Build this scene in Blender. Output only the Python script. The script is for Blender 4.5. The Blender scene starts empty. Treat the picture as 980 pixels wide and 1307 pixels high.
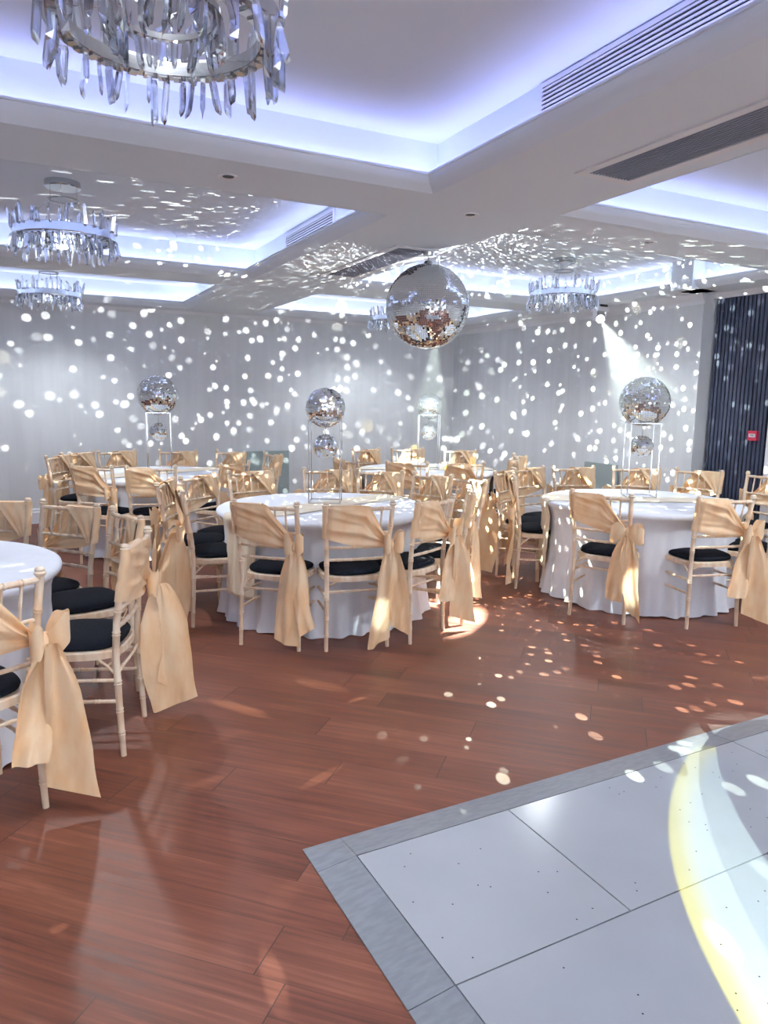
import bpy, bmesh, math, random
from mathutils import Vector, Matrix
PI = math.pi
random.seed(7)
C = bpy.context.scene.collection
H = 1.49

# ------------------------------------------------------------------ helpers
def mat(name, col, rough=.5, metal=0., spec=.5, emit=None, sheen=0, coat=0):
    m = bpy.data.materials.new(name); m.use_nodes = True
    b = m.node_tree.nodes['Principled BSDF']
    b.inputs['Base Color'].default_value = (*col, 1)
    b.inputs['Roughness'].default_value = rough
    b.inputs['Metallic'].default_value = metal
    b.inputs['Specular IOR Level'].default_value = spec
    if sheen:
        b.inputs['Sheen Weight'].default_value = sheen
    if coat:
        b.inputs['Coat Weight'].default_value = coat
    if emit:
        b.inputs['Emission Color'].default_value = (*emit[0], 1)
        b.inputs['Emission Strength'].default_value = emit[1]
    return m

class N:
    """small node-tree helper"""
    def __init__(s, tree): s.t = tree
    def new(s, typ, **kw):
        n = s.t.nodes.new(typ)
        for k, v in kw.items(): setattr(n, k, v)
        return n
    def link(s, a, b): s.t.links.new(a, b)
    def setin(s, sock, v):
        if isinstance(v, (int, float)): sock.default_value = v
        elif isinstance(v, (tuple, list)): sock.default_value = v
        else: s.link(v, sock)
    def m(s, op, a, b=None, c=None, clamp=False):
        n = s.new('ShaderNodeMath', operation=op, use_clamp=clamp)
        s.setin(n.inputs[0], a)
        if b is not None: s.setin(n.inputs[1], b)
        if c is not None: s.setin(n.inputs[2], c)
        return n.outputs[0]
    def ramp(s, fac, stops):
        n = s.new('ShaderNodeValToRGB')
        el = n.color_ramp.elements
        while len(el) < len(stops): el.new(.5)
        for e, (p, c) in zip(el, stops): e.position = p; e.color = (*c, 1)
        s.link(fac, n.inputs[0]); return n.outputs[0]
    def mapr(s, v, a, b, c=0., d=1.):
        n = s.new('ShaderNodeMapRange', interpolation_type='SMOOTHSTEP')
        s.setin(n.inputs[0], v)
        for i, q in enumerate((a, b, c, d)): n.inputs[1+i].default_value = q
        return n.outputs[0]

def noisy(name, c1, c2, scale=(8, 8, 8), rough=.5, bump=0., detail=4, sheen=0, spec=.5, coord='Object', rng=(.35, .65)):
    m = mat(name, c1, rough, spec=spec, sheen=sheen)
    h = N(m.node_tree); b = m.node_tree.nodes['Principled BSDF']
    tc = h.new('ShaderNodeTexCoord'); mp = h.new('ShaderNodeMapping'); mp.inputs['Scale'].default_value = scale
    h.link(tc.outputs[coord], mp.inputs[0])
    nz = h.new('ShaderNodeTexNoise'); nz.inputs['Scale'].default_value = 1; nz.inputs['Detail'].default_value = detail
    h.link(mp.outputs[0], nz.inputs['Vector'])
    h.link(h.ramp(nz.outputs[0], [(rng[0], c1), (rng[1], c2)]), b.inputs['Base Color'])
    if bump:
        bp = h.new('ShaderNodeBump'); bp.inputs['Strength'].default_value = bump; bp.inputs['Distance'].default_value = .01
        h.link(nz.outputs[0], bp.inputs['Height']); h.link(bp.outputs[0], b.inputs['Normal'])
    return m

class MB:
    """collects shapes into one mesh"""
    def __init__(s): s.v = []; s.f = []; s.mi = []
    def add(s, vs, fs, mi=0):
        o = len(s.v); s.v += [tuple(v) for v in vs]; s.f += [tuple(i+o for i in f) for f in fs]; s.mi += [mi]*len(fs)
        return s
    def box(s, x0, x1, y0, y1, z0, z1, mi=0, mtx=None):
        vs = [Vector((x, y, z)) for z in (z0, z1) for y in (y0, y1) for x in (x0, x1)]
        if mtx: vs = [mtx @ v for v in vs]
        return s.add(vs, [(0,2,3,1),(4,5,7,6),(0,1,5,4),(2,6,7,3),(0,4,6,2),(1,3,7,5)], mi)
    def tube(s, pts, rad, n=8, mi=0, cap=True, up=None):
        pts = [Vector(p) for p in pts]
        if not isinstance(rad, (list, tuple)): rad = [rad]*len(pts)
        vs = []; fs = []
        ref = None
        for i, p in enumerate(pts):
            t = (pts[min(i+1, len(pts)-1)] - pts[max(i-1, 0)])
            if t.length < 1e-9: t = Vector((0,0,1))
            t.normalize()
            if ref is None:
                ref = Vector((1,0,0)) if abs(t.x) < .8 else Vector((0,1,0))
            a = (ref - t*ref.dot(t)).normalized(); ref = a; b = t.cross(a)
            for k in range(n):
                w = 2*PI*k/n; vs.append(p + (a*math.cos(w) + b*math.sin(w))*rad[i])
        for i in range(len(pts)-1):
            for k in range(n):
                k2 = (k+1) % n; fs.append((i*n+k, i*n+k2, (i+1)*n+k2, (i+1)*n+k))
        if cap:
            fs.append(tuple(range(n-1, -1, -1))); fs.append(tuple((len(pts)-1)*n+k for k in range(n)))
        return s.add(vs, fs, mi)
    def lathe(s, prof, n=32, c=(0,0,0), mi=0, closed=False):
        vs = []; fs = []
        for r, z in prof:
            for k in range(n):
                w = 2*PI*k/n; vs.append((c[0]+r*math.cos(w), c[1]+r*math.sin(w), c[2]+z))
        m = len(prof)
        for i in range(m if closed else m-1):
            j = (i+1) % m
            for k in range(n):
                k2 = (k+1) % n; fs.append((i*n+k, i*n+k2, j*n+k2, j*n+k))
        return s.add(vs, fs, mi)
    def sheet(s, nu, nv, fn, mi=0):
        vs = [fn(i/(nu-1), j/(nv-1)) for i in range(nu) for j in range(nv)]
        fs = [(i*nv+j, (i+1)*nv+j, (i+1)*nv+j+1, i*nv+j+1) for i in range(nu-1) for j in range(nv-1)]
        return s.add(vs, fs, mi)
    def mesh(s, name, mats, smooth=True, angle=40):
        me = bpy.data.meshes.new(name); me.from_pydata(s.v, [], s.f)
        if not isinstance(mats, (list, tuple)): mats = [mats]
        for m in mats: me.materials.append(m)
        me.polygons.foreach_set('material_index', s.mi)
        me.update()
        bm = bmesh.new(); bm.from_mesh(me); bmesh.ops.recalc_face_normals(bm, faces=bm.faces); bm.to_mesh(me); bm.free()
        if smooth:
            me.polygons.foreach_set('use_smooth', [True]*len(me.polygons))
            me.set_sharp_from_angle(angle=math.radians(angle))
        return me
    def build(s, name, mats, parent=None, smooth=True, angle=40, solid=0, loc=None):
        o = bpy.data.objects.new(name, s.mesh(name, mats, smooth, angle)); C.objects.link(o)
        if parent: o.parent = parent
        if loc: o.location = loc
        if solid:
            md = o.modifiers.new('thickness', 'SOLIDIFY'); md.thickness = solid; md.offset = 0
        return o

def tag(o, label, cat, group=None, kind=None):
    o['label'] = label; o['category'] = cat
    if group: o['group'] = group
    if kind: o['kind'] = kind
    return o
def struct(o): o['kind'] = 'structure'; return o
def thing(name, label, cat, loc=(0,0,0), rz=0, group=None):
    o = bpy.data.objects.new(name, None); C.objects.link(o); o.location = loc; o.rotation_euler = (0,0,rz)
    o.empty_display_size = .1
    return tag(o, label, cat, group)
KIDS = {}
def kids(o): return [c for c in C.objects if c.parent == o]
def copy_tree(o, parent=None):
    if o not in KIDS: KIDS[o] = kids(o)
    c = o.copy(); C.objects.link(c)
    if parent: c.parent = parent
    for k in KIDS[o]: copy_tree(k, c)
    return c

# ------------------------------------------------------------------ camera
F = 921.76; pitch = math.radians(8.816); roll = math.radians(-.787); yaw = math.radians(27.47)
fwd0 = Vector((math.sin(yaw), math.cos(yaw), 0)); right0 = Vector((math.cos(yaw), -math.sin(yaw), 0)); up0 = Vector((0,0,1))
fwd = fwd0*math.cos(pitch) - up0*math.sin(pitch); down = -(up0*math.cos(pitch) + fwd0*math.sin(pitch))
R_ = right0*math.cos(roll) + down*math.sin(roll); D_ = -right0*math.sin(roll) + down*math.cos(roll)
cd = bpy.data.cameras.new('camera'); cam = bpy.data.objects.new('camera', cd); C.objects.link(cam)
cd.sensor_fit = 'VERTICAL'; cd.sensor_height = 36; cd.lens = F/1307*36; cd.clip_start = .05
mw = Matrix((R_, -D_, -fwd)).transposed().to_4x4(); mw.translation = (0,0,H)
cam.matrix_world = mw
bpy.context.scene.camera = cam
def unproj(x, y, z):
    d = R_*((x-490)/F) + D_*((y-653.5)/F) + fwd
    t = (z-H)/d.z
    return Vector((d.x*t, d.y*t, z))

# ------------------------------------------------------------------ materials
M = {}
M['wall'] = noisy('pale_grey_wall', (.69,.71,.73), (.75,.77,.79), (9, 9, .6), .75)
M['ceil'] = mat('white_ceiling_paint', (.78,.84,.90), .8)
M['trim'] = mat('white_gloss_trim', (.82,.83,.87), .4)
M['chrome'] = mat('chrome', (.55,.56,.58), .15, 1)
M['ring'] = mat('polished_ring_metal', (.70,.74,.80), .16, 1)
M['mirror'] = mat('mirror_tile', (.90,.92,.93), .03, 1)
M['mirror2'] = mat('aqua_tinted_mirror_tile', (.80,.93,.92), .10, 1)
M['grout'] = mat('ball_core_grey', (.5,.5,.52), .5)
M['wood'] = noisy('limewashed_beech', (.78,.54,.35), (.90,.76,.60), (25, 25, 5), .5, .15)
M['cushion'] = noisy('black_seat_fabric', (.004,.005,.009), (.007,.009,.015), (60,60,60), .9, .1, sheen=0, spec=.15)
M['cloth'] = noisy('white_tablecloth', (.84,.86,.93), (.88,.90,.96), (20,20,6), .7, .05, sheen=.1)
M['sash'] = noisy('champagne_satin', (.88,.56,.30), (.95,.72,.47), (14, 14, 5), .30, .2, sheen=.1)
M['runner'] = noisy('champagne_organza', (.82,.68,.50), (.88,.78,.62), (9, 9, 4), .5, .12, sheen=.3)
M['dark'] = mat('vent_shadow_black', (.01,.01,.02), .8)
M['slat'] = mat('vent_slat_grey', (.30,.31,.40), .5)
M['white'] = mat('white_plastic', (.8,.8,.83), .4)
M['black'] = mat('black_plastic', (.02,.02,.025), .4)
M['red'] = mat('red_plastic', (.55,.03,.07), .4)
M['panel'] = noisy('white_gloss_panel', (.43,.45,.49), (.46,.48,.52), (3,3,3), .2, 0)
M['led'] = mat('led_hole_black', (.01,.01,.01), .4)
M['alu'] = noisy('brushed_grey_ramp', (.23,.245,.27), (.28,.295,.325), (20,60,20), .33, .05)
M['screen'] = mat('grey_green_panel', (.34,.41,.41), .5)
M['navy'] = noisy('navy_slat_cladding', (.035,.045,.08), (.055,.065,.11), (10,10,1), .45)
M['lens'] = mat('lit_lens', (1,1,1), .3, emit=((1,1,.93), 9))
M['bulb'] = mat('led_ring_glow', (1,1,1), .3, emit=((.85,.92,1), 1.2))

def crystal_mat():
    m = bpy.data.materials.new('clear_crystal'); m.use_nodes = True; t = m.node_tree; t.nodes.clear(); h = N(t)
    g = h.new('ShaderNodeBsdfGlass'); g.inputs['IOR'].default_value = 1.36; g.inputs['Roughness'].default_value = .0
    g.inputs['Color'].default_value = (.97,.98,1,1)
    gl = h.new('ShaderNodeBsdfGlossy'); gl.inputs['Roughness'].default_value = .05; gl.inputs['Color'].default_value = (.95,.97,1,1)
    mx = h.new('ShaderNodeMixShader'); mx.inputs[0].default_value = .4
    o = h.new('ShaderNodeOutputMaterial'); h.link(g.outputs[0], mx.inputs[1]); h.link(gl.outputs[0], mx.inputs[2]); h.link(mx.outputs[0], o.inputs[0])
    return m
M['crystal'] = crystal_mat()

def floor_mat():
    m = mat('red_brown_wood_planks', (.2,.08,.05), .3); h = N(m.node_tree); b = m.node_tree.nodes['Principled BSDF']
    tc = h.new('ShaderNodeTexCoord'); mp = h.new('ShaderNodeMapping'); mp.inputs['Rotation'].default_value = (0,0,math.radians(45))
    h.link(tc.outputs['Object'], mp.inputs[0])       # x' runs along (1,-1)
    sp = h.new('ShaderNodeSeparateXYZ'); h.link(mp.outputs[0], sp.inputs[0])
    X, Y = sp.outputs[0], sp.outputs[1]
    row = h.m('FLOOR', h.m('DIVIDE', Y, .188))
    fy = h.m('FRACT', h.m('DIVIDE', Y, .188))
    wn = h.new('ShaderNodeTexWhiteNoise', noise_dimensions='1D'); h.link(row, wn.inputs['W'])
    xs = h.m('ADD', h.m('DIVIDE', X, 1.25), wn.outputs[0])
    col = h.m('FLOOR', xs); fx = h.m('FRACT', xs)
    cb = h.new('ShaderNodeCombineXYZ'); h.link(row, cb.inputs[0]); h.link(col, cb.inputs[1])
    w2 = h.new('ShaderNodeTexWhiteNoise', noise_dimensions='2D'); h.link(cb.outputs[0], w2.inputs['Vector'])
    # grain stretched along the plank
    cg = h.new('ShaderNodeCombineXYZ'); h.link(h.m('MULTIPLY', X, 2.2), cg.inputs[0]); h.link(h.m('MULTIPLY', Y, 55), cg.inputs[1]); h.link(h.m('MULTIPLY', w2.outputs[0], 40), cg.inputs[2])
    nz = h.new('ShaderNodeTexNoise'); nz.inputs['Scale'].default_value = 1; nz.inputs['Detail'].default_value = 6; nz.inputs['Distortion'].default_value = .6
    h.link(cg.outputs[0], nz.inputs['Vector'])
    cg2 = h.new('ShaderNodeCombineXYZ'); h.link(h.m('MULTIPLY', X, 1.1), cg2.inputs[0]); h.link(h.m('MULTIPLY', Y, 4), cg2.inputs[1]); h.link(h.m('MULTIPLY', w2.outputs[0], 20), cg2.inputs[2])
    nb = h.new('ShaderNodeTexNoise'); nb.inputs['Scale'].default_value = 1; nb.inputs['Detail'].default_value = 3
    h.link(cg2.outputs[0], nb.inputs['Vector'])
    v = h.m('ADD', h.m('MULTIPLY', nz.outputs[0], .6), h.m('ADD', h.m('MULTIPLY', nb.outputs[0], .4), h.m('MULTIPLY', h.m('SUBTRACT', w2.outputs[0], .5), .10)))
    c = h.ramp(v, [(.33, (.080,.020,.010)), (.46, (.150,.043,.022)), (.55, (.185,.058,.031)), (.67, (.26,.092,.055))])
    ex = h.m('MINIMUM', fx, h.m('SUBTRACT', 1, fx)); ey = h.m('MINIMUM', fy, h.m('SUBTRACT', 1, fy))
    gx = h.m('LESS_THAN', ex, .0015); gy = h.m('LESS_THAN', ey, .007)
    g = h.m('MAXIMUM', gx, h.m('MULTIPLY', gy, .6))
    mx = h.new('ShaderNodeMix', data_type='RGBA'); h.link(g, mx.inputs[0]); h.link(c, mx.inputs[6]); mx.inputs[7].default_value = (.05,.018,.012,1)
    h.link(mx.outputs[2], b.inputs['Base Color'])
    rr = h.mapr(nz.outputs[0], .3, .7, .40, .54); h.link(rr, b.inputs['Roughness'])
    bp = h.new('ShaderNodeBump'); bp.inputs['Strength'].default_value = .12; bp.inputs['Distance'].default_value = .004
    h.link(h.m('SUBTRACT', nz.outputs[0], g), bp.inputs['Height']); h.link(bp.outputs[0], b.inputs['Normal'])
    return m
M['floor'] = floor_mat()

# ------------------------------------------------------------------ room shell
X0, X1, Y0, Y1 = -2.3, 5.98, -3.2, 9.3
XS, YR = 6.13, 4.93           # recessed slatted wall beyond YR
ZC, ZU = 2.54, 2.80
struct(MB().box(X0-.2, 7.2, Y0-.2, Y1+.2, -.1, 0).build('floor', M['floor'], smooth=False))
struct(MB().box(X0-.2, X1+.4, Y1, Y1+.15, 0, 3.0).build('wall_back', M['wall'], smooth=False))
struct(MB().box(X0-.15, X0, Y0-.15, Y1, 0, 3.0).build('wall_left', M['wall'], smooth=False))
struct(MB().box(X1, X1+.35, YR, Y1, 0, 3.0).build('wall_right', M['wall'], smooth=False))
mb = MB().box(6.17, 6.35, 4.22, YR, 0, 3.0)
sl = 0
y = 4.24
while y < YR-.03:
    mb.box(XS, 6.17, y, y+.028, 0, 2.5, 0); y += .042
struct(mb.build('wall_slatted', M['navy'], smooth=False))
struct(MB().box(6.13, 6.35, Y0, 4.22, 0, 3.0).build('wall_side', M['wall'], smooth=False))
struct(MB().box(6.07, 6.13, 4.13, 4.22, 0, 2.2).build('trim_5', M['trim'], smooth=False))
# front wall (behind the camera), unseen tall windows added to carry fill light
wins = [(-1.6, -.1), (.9, 2.6), (3.6, 5.3)]
mb = MB(); xs = [X0] + [q for w in wins for q in w] + [6.35]
for i in range(0, len(xs), 2): mb.box(xs[i], xs[i+1], Y0-.15, Y0, 0, 3.0)
for a, b in wins: mb.box(a, b, Y0-.15, Y0, 0, .5); mb.box(a, b, Y0-.15, Y0, 2.35, 3.0)
struct(mb.build('wall_front', M['wall'], smooth=False))
for i, (a, b) in enumerate(wins):
    mb = MB()
    for x in (a, (a+b)/2-.03, b-.06): mb.box(x, x+.06, Y0-.09, Y0-.03, .5, 2.35)
    for z in (.5, 1.75, 2.29): mb.box(a, b, Y0-.09, Y0-.03, z, z+.06)
    struct(mb.build('window_%d' % (i+1), M['trim'], smooth=False))
# baseboards
def profile_x(x0, x1, yw, pts, sgn=-1):   # moulding along x on a wall facing -y
    mb = MB(); n = len(pts)
    vs = [(x, yw+sgn*o, z) for x in (x0, x1) for o, z in pts]
    fs = [(i, (i+1) % n, n+(i+1) % n, n+i) for i in range(n)] + [tuple(range(n)), tuple(range(2*n-1, n-1, -1))]
    return mb.add(vs, fs)
def profile_y(y0, y1, xw, pts):
    mb = MB(); n = len(pts)
    vs = [(xw-o, y, z) for y in (y0, y1) for o, z in pts]
    fs = [(i, (i+1) % n, n+(i+1) % n, n+i) for i in range(n)] + [tuple(range(n)), tuple(range(2*n-1, n-1, -1))]
    return mb.add(vs, fs)
base = [(0,0),(.02,0),(.02,.13),(.014,.145),(.014,.165),(.006,.18),(0,.18)]
struct(profile_x(X0, X1, Y1, base).build('baseboard_back', M['trim'], smooth=False))
struct(profile_y(YR, Y1, X1, base).build('baseboard_right', M['trim'], smooth=False))
corn = [(0,2.44),(.012,2.44),(.012,2.47),(.035,2.50),(.05,2.54),(0,2.54)]
struct(profile_y(YR-.012, Y1, X1, corn).build('trim_1', M['trim'], smooth=False))
struct(profile_x(X0, X1, Y1, [(0,2.50),(.01,2.50),(.02,2.54),(0,2.54)]).build('trim_2', M['trim'], smooth=False))
struct(profile_y(4.2, YR, 6.17, [(0,2.49),(.06,2.49),(.09,2.54),(0,2.54)]).build('trim_3', M['trim'], smooth=False))

# coffered ceiling: soffit beams round recessed trays with a cove lip
rowsY = [(-2.33, .27), (.77, 3.37), (3.87, 6.48), (6.98, 9.02)]
colsX = [(-1.19, 2.01), (2.85, 5.72)]
def col_edges(r, c):
    x0, x1 = colsX[c]; y0, y1 = rowsY[r]
    return x0, x1, y0, y1
mb = MB()
ys = [Y0] + [q for r in rowsY for q in r] + [Y1]
for i in range(0, len(ys), 2): mb.box(X0, 6.3, ys[i], ys[i+1], ZC, ZC+.02)
xs = [X0, colsX[0][0], colsX[0][1], colsX[1][0], colsX[1][1], 6.3]
for (a, b) in rowsY:
    for i in range(0, 6, 2): mb.box(xs[i], xs[i+1], a, b, ZC, ZC+.02)
mb.box(X0-.15, 6.4, Y0-.15, Y1+.15, ZU, ZU+.1)
struct(mb.build('ceiling', M['ceil'], smooth=False))
prof = [(0, ZC-.001), (.018, ZC+.012), (.040, ZC+.022), (.060, ZC+.042), (.068, ZC+.062), (.075, ZC+.064), (.075, ZC+.074), (.055, ZC+.074), (.02, ZC+.03), (-.05, ZC+.025), (-.05, ZU+.001)]
k = 6
def led(name, loc, size, length, rot, power, col):
    l = bpy.data.lights.new(name, 'AREA'); l.shape = 'RECTANGLE'; l.size = length; l.size_y = size; l.energy = power; l.color = col
    o = bpy.data.objects.new(name, l); C.objects.link(o); o.location = loc; o.rotation_euler = rot
    return o
for r in range(4):
    for c in range(2):
        x0, x1, y0, y1 = col_edges(r, c)
        mb = MB(); n = len(prof); vs = []
        for o, z in prof: vs += [(x0+o, y0+o, z), (x1-o, y0+o, z), (x1-o, y1-o, z), (x0+o, y1-o, z)]
        fs = [(i*4+j, i*4+(j+1) % 4, (i+1)*4+(j+1) % 4, (i+1)*4+j) for i in range(n-1) for j in range(4)]
        struct(mb.add(vs, fs).build('trim_%d' % k, M['ceil'], angle=30)); k += 1
        colr = [(.42,.46,1), (.45,.47,1), (.55,.60,1), (.66,.70,1)][r] if c == 0 else [(.5,.56,1), (.46,.50,1), (.66,.70,1), (.78,.8,1)][r]
        e = .8
        if r == 0: continue
        zl = ZC+.045; w = .035
        P_ = e
        led('cove_led', ((x0+x1)/2, y0-.0, zl), w, x1-x0, (PI,0,0), P_*(x1-x0), colr)
        led('cove_led', ((x0+x1)/2, y1+.0, zl), w, x1-x0, (PI,0,0), P_*(x1-x0), colr)
        led('cove_led', (x0-.0, (y0+y1)/2, zl), w, y1-y0, (PI,0,PI/2), P_*(y1-y0), colr)
        led('cove_led', (x1+.0, (y0+y1)/2, zl), w, y1-y0, (PI,0,PI/2), P_*(y1-y0), colr)
# boxed pilaster head on the right side
struct(MB().box(5.62, 5.98, 4.78, 5.02, ZC-.0, ZU).build('trim_4', M['ceil'], smooth=False))

# ------------------------------------------------------------------ vents
def soffit_vent(x0, x1, y0, y1, label):
    t = thing('ceiling_vent', label, 'vent', ((x0+x1)/2, (y0+y1)/2, ZC))
    w, l = (x1-x0)/2, (y1-y0)/2
    mb = MB(); f = .045
    for a in ((-w-f, w+f, -l-f, -l), (-w-f, w+f, l, l+f), (-w-f, -w, -l, l), (w, w+f, -l, l)): mb.box(*a, -.008, .0)
    mb.build('frame', M['white'], t, smooth=False)
    MB().box(-w, w, -l, l, -.0015, 0).build('backing', M['dark'], t, smooth=False)
    mb = MB(); n = 13
    for i in range(n):
        x = -w + (i+.5)*2*w/n; mb.box(x-.0032, x+.0032, -l, l, -.006, -.0016)
    mb.build('slats', M['slat'], t, smooth=False)
soffit_vent(2.44, 2.69, .35, 2.70, 'long dark slatted air vent in the ceiling beam, upper right')
soffit_vent(2.48, 2.73, 4.60, 5.88, 'shorter dark slatted air vent above and left of the big mirror ball')
def side_vent(xw, y0, y1, z0, z1, label, n=6):
    t = thing('wall_vent', label, 'vent', (xw, (y0+y1)/2, (z0+z1)/2)); l = (y1-y0)/2; hh = (z1-z0)/2; f = .018
    mb = MB()
    for a in ((-l-f, l+f, -hh-f, -hh), (-l-f, l+f, hh, hh+f), (-l-f, -l, -hh, hh), (l, l+f, -hh, hh)): mb.box(-.012, 0, *a)
    mb.build('frame', M['white'], t, smooth=False)
    MB().box(-.002, 0, -l, l, -hh, hh).build('backing', M['dark'], t, smooth=False)
    mb = MB()
    for i in range(n):
        z = -hh + (i+.5)*2*hh/n; mb.box(-.012, -.003, -l, l, z-hh/n*.5, z+hh/n*.35)
    mb.build('slats', M['white'], t, smooth=False)
side_vent(2.059, 1.42, 2.57, 2.675, 2.775, 'white linear air grille inside the nearest ceiling recess, top right')
side_vent(2.059, 4.76, 5.69, 2.67, 2.755, 'white linear air grille inside the second ceiling recess on left', 5)

# downlights and smoke detector
def downlight(x, y, label, z=ZC):
    t = thing('downlight', label, 'ceiling light', (x, y, z), 0, 'recessed downlights in the ceiling beams')
    MB().lathe([(.028,-.002),(.045,-.006),(.05,0)], 24).build('bezel', M['white'], t)
    MB().lathe([(.001,-.001),(.028,-.002)], 24).build('lamp', M['black'], t)
downlight(1.01, 3.61, 'small recessed downlight in the front beam, left of centre')
downlight(2.41, 3.62, 'small recessed downlight where the beams cross, above the mirror ball')
downlight(3.82, 3.62, 'small recessed downlight in the beam, right of the big mirror ball')

# ------------------------------------------------------------------ chandeliers
def crystal_mesh(L, r, sides, seed):
    rnd = random.Random(seed); mb = MB(); n = sides; vs = []; fl = .6
    ang = [2*PI*(k+.5)/n for k in range(n)]
    for z, s in ((0, .7), (-.012, 1)):
        for w in ang: vs.append((r*s*math.cos(w), r*s*math.sin(w)*fl, z))
    for w in ang: vs.append((r*math.cos(w), r*math.sin(w)*fl, -L+.016+.012*math.cos(w)))    # slanted shoulder
    for w in ang: vs.append((r*.80*math.cos(w), r*.25*math.sin(w)*fl, -L+.006*math.cos(w)))
    fs = [(i*n+k, i*n+(k+1) % n, (i+1)*n+(k+1) % n, (i+1)*n+k) for i in range(3) for k in range(n)]
    fs += [tuple(range(n)), tuple(3*n+k for k in range(n))]
    return mb.add(vs, fs).mesh('crystal_prism', M['crystal'], smooth=False)
CR = [crystal_mesh(L, r, s, i) for i, (L, r, s) in enumerate([(.095,.0135,4),(.11,.014,3),(.08,.013,4),(.12,.0135,4),(.10,.0145,3),(.09,.013,6)])]
def make_chandelier(label, loc, rz):
    t = thing('chandelier', label, 'chandelier', loc, rz, 'crystal ring chandeliers in the ceiling recesses')
    R = .295; h = .027
    MB().lathe([(R,-h),(R+.004,-h+.004),(R+.004,h-.004),(R,h),(R-.012,h),(R-.012,-h)], 72, closed=True).build('outer_ring', M['ring'], t)
    mb = MB()     # studded lower channel
    mb.lathe([(R-.012,-h),(R-.012,-h-.006),(R-.05,-h-.006),(R-.05,-h),(R-.05,-h+.03),(R-.046,-h+.03),(R-.046,-h),], 72, closed=True)
    for i in range(40):
        a = 2*PI*i/40; m_ = Matrix.Rotation(a, 4, 'Z') @ Matrix.Translation((R-.031, 0, -h-.008)); mb.box(-.016, .016, -.012, .012, -.004, .004, 0, m_)
    mb.build('inner_channel', M['chrome'], t)
    r2 = .15
    MB().lathe([(r2,.012),(r2,.027),(r2-.02,.027),(r2-.02,.012)], 48, closed=True).build('inner_ring', M['chrome'], t)
    MB().lathe([(.001,.318),(.105,.318),(.105,.285),(.10,.28),(.001,.28)], 48).build('canopy', M['chrome'], t)
    MB().lathe([(.085,.215),(.092,.215),(.092,.205),(.085,.205)], 40, closed=True).build('upper_hoop', M['chrome'], t)
    for i in range(3):
        a = 2*PI*i/3+.4; c, s = math.cos(a), math.sin(a)
        MB().tube([(c*.088, s*.088, .28), (c*.088, s*.088, .21), (c*(R-.03), s*(R-.03), h)], .0014, 5).build('suspension_wire', M['chrome'], t)
        MB().tube([(c*.088, s*.088, .21), (c*.14, s*.14, .02), (c*(R-.03), s*(R-.03), h-.01)], .0018, 5).build('inner_wire', M['chrome'], t)
    rnd = random.Random(3)
    def put(rad, a, z, tilt, lean, me, upw):
        o = bpy.data.objects.new('crystal_prism', me); C.objects.link(o); o.parent = t
        m_ = Matrix.Translation((rad*math.cos(a), rad*math.sin(a), z)) @ Matrix.Rotation(a, 4, 'Z') @ Matrix.Rotation(tilt, 4, 'Y') @ Matrix.Rotation(lean, 4, 'X')
        if upw: m_ = m_ @ Matrix.Rotation(PI, 4, 'X')
        o.matrix_local = m_ @ Matrix.Rotation(rnd.uniform(0, 6), 4, 'Z')
    for i in range(54):
        a = 2*PI*(i+rnd.uniform(-.3,.3))/54
        put(R+rnd.choice((-.03, .008)), a, -h+.008-rnd.uniform(0,.012), rnd.uniform(-.28,.12), rnd.uniform(-.18,.18), CR[rnd.randrange(6)], False)
    for i in range(44):
        a = 2*PI*(i+rnd.uniform(-.3,.3))/44
        put(R+rnd.choice((-.02, .008)), a, h-.012, rnd.uniform(-.05,.22), rnd.uniform(-.15,.15), CR[rnd.randrange(6)], True)
    mb = MB()     # drops of the inner ring
    for i in range(30):
        a = 2*PI*(i+rnd.uniform(-.3,.3))/30; me = CR[rnd.randrange(6)]
        m_ = Matrix.Translation(((r2-.01)*math.cos(a), (r2-.01)*math.sin(a), .016)) @ Matrix.Rotation(a, 4, 'Z') @ Matrix.Rotation(rnd.uniform(-.2,.2), 4, 'Y') @ Matrix.Rotation(rnd.uniform(-.2,.2), 4, 'X')
        mb.add([m_ @ v.co for v in me.vertices], [tuple(p.vertices) for p in me.polygons])
    o = mb.build('inner_crystals', M['crystal'], t, smooth=False); o['kind'] = 'stuff'
    return t
ZR = 2.482
ch0 = make_chandelier('largest and nearest crystal ring chandelier, cut off by the top edge', (.42, 2.08, ZR-.03), .3)
for lab, loc, rz in (('crystal ring chandelier at left, second nearest in the row', (.39, 5.14, ZR), 1.2),
                     ('small far crystal ring chandelier at left, beneath the larger one and by the back wall', (.45, 8.15, ZR), 2.3),
                     ('crystal ring chandelier right of the big mirror ball', (4.66, 5.42, ZR), .9),
                     ('far crystal chandelier mostly hidden behind the left side of the big mirror ball', (4.34, 8.16, ZR), 2.9)):
    c = copy_tree(ch0); c.location = loc; c.rotation_euler = (0,0,rz); c['label'] = lab

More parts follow.
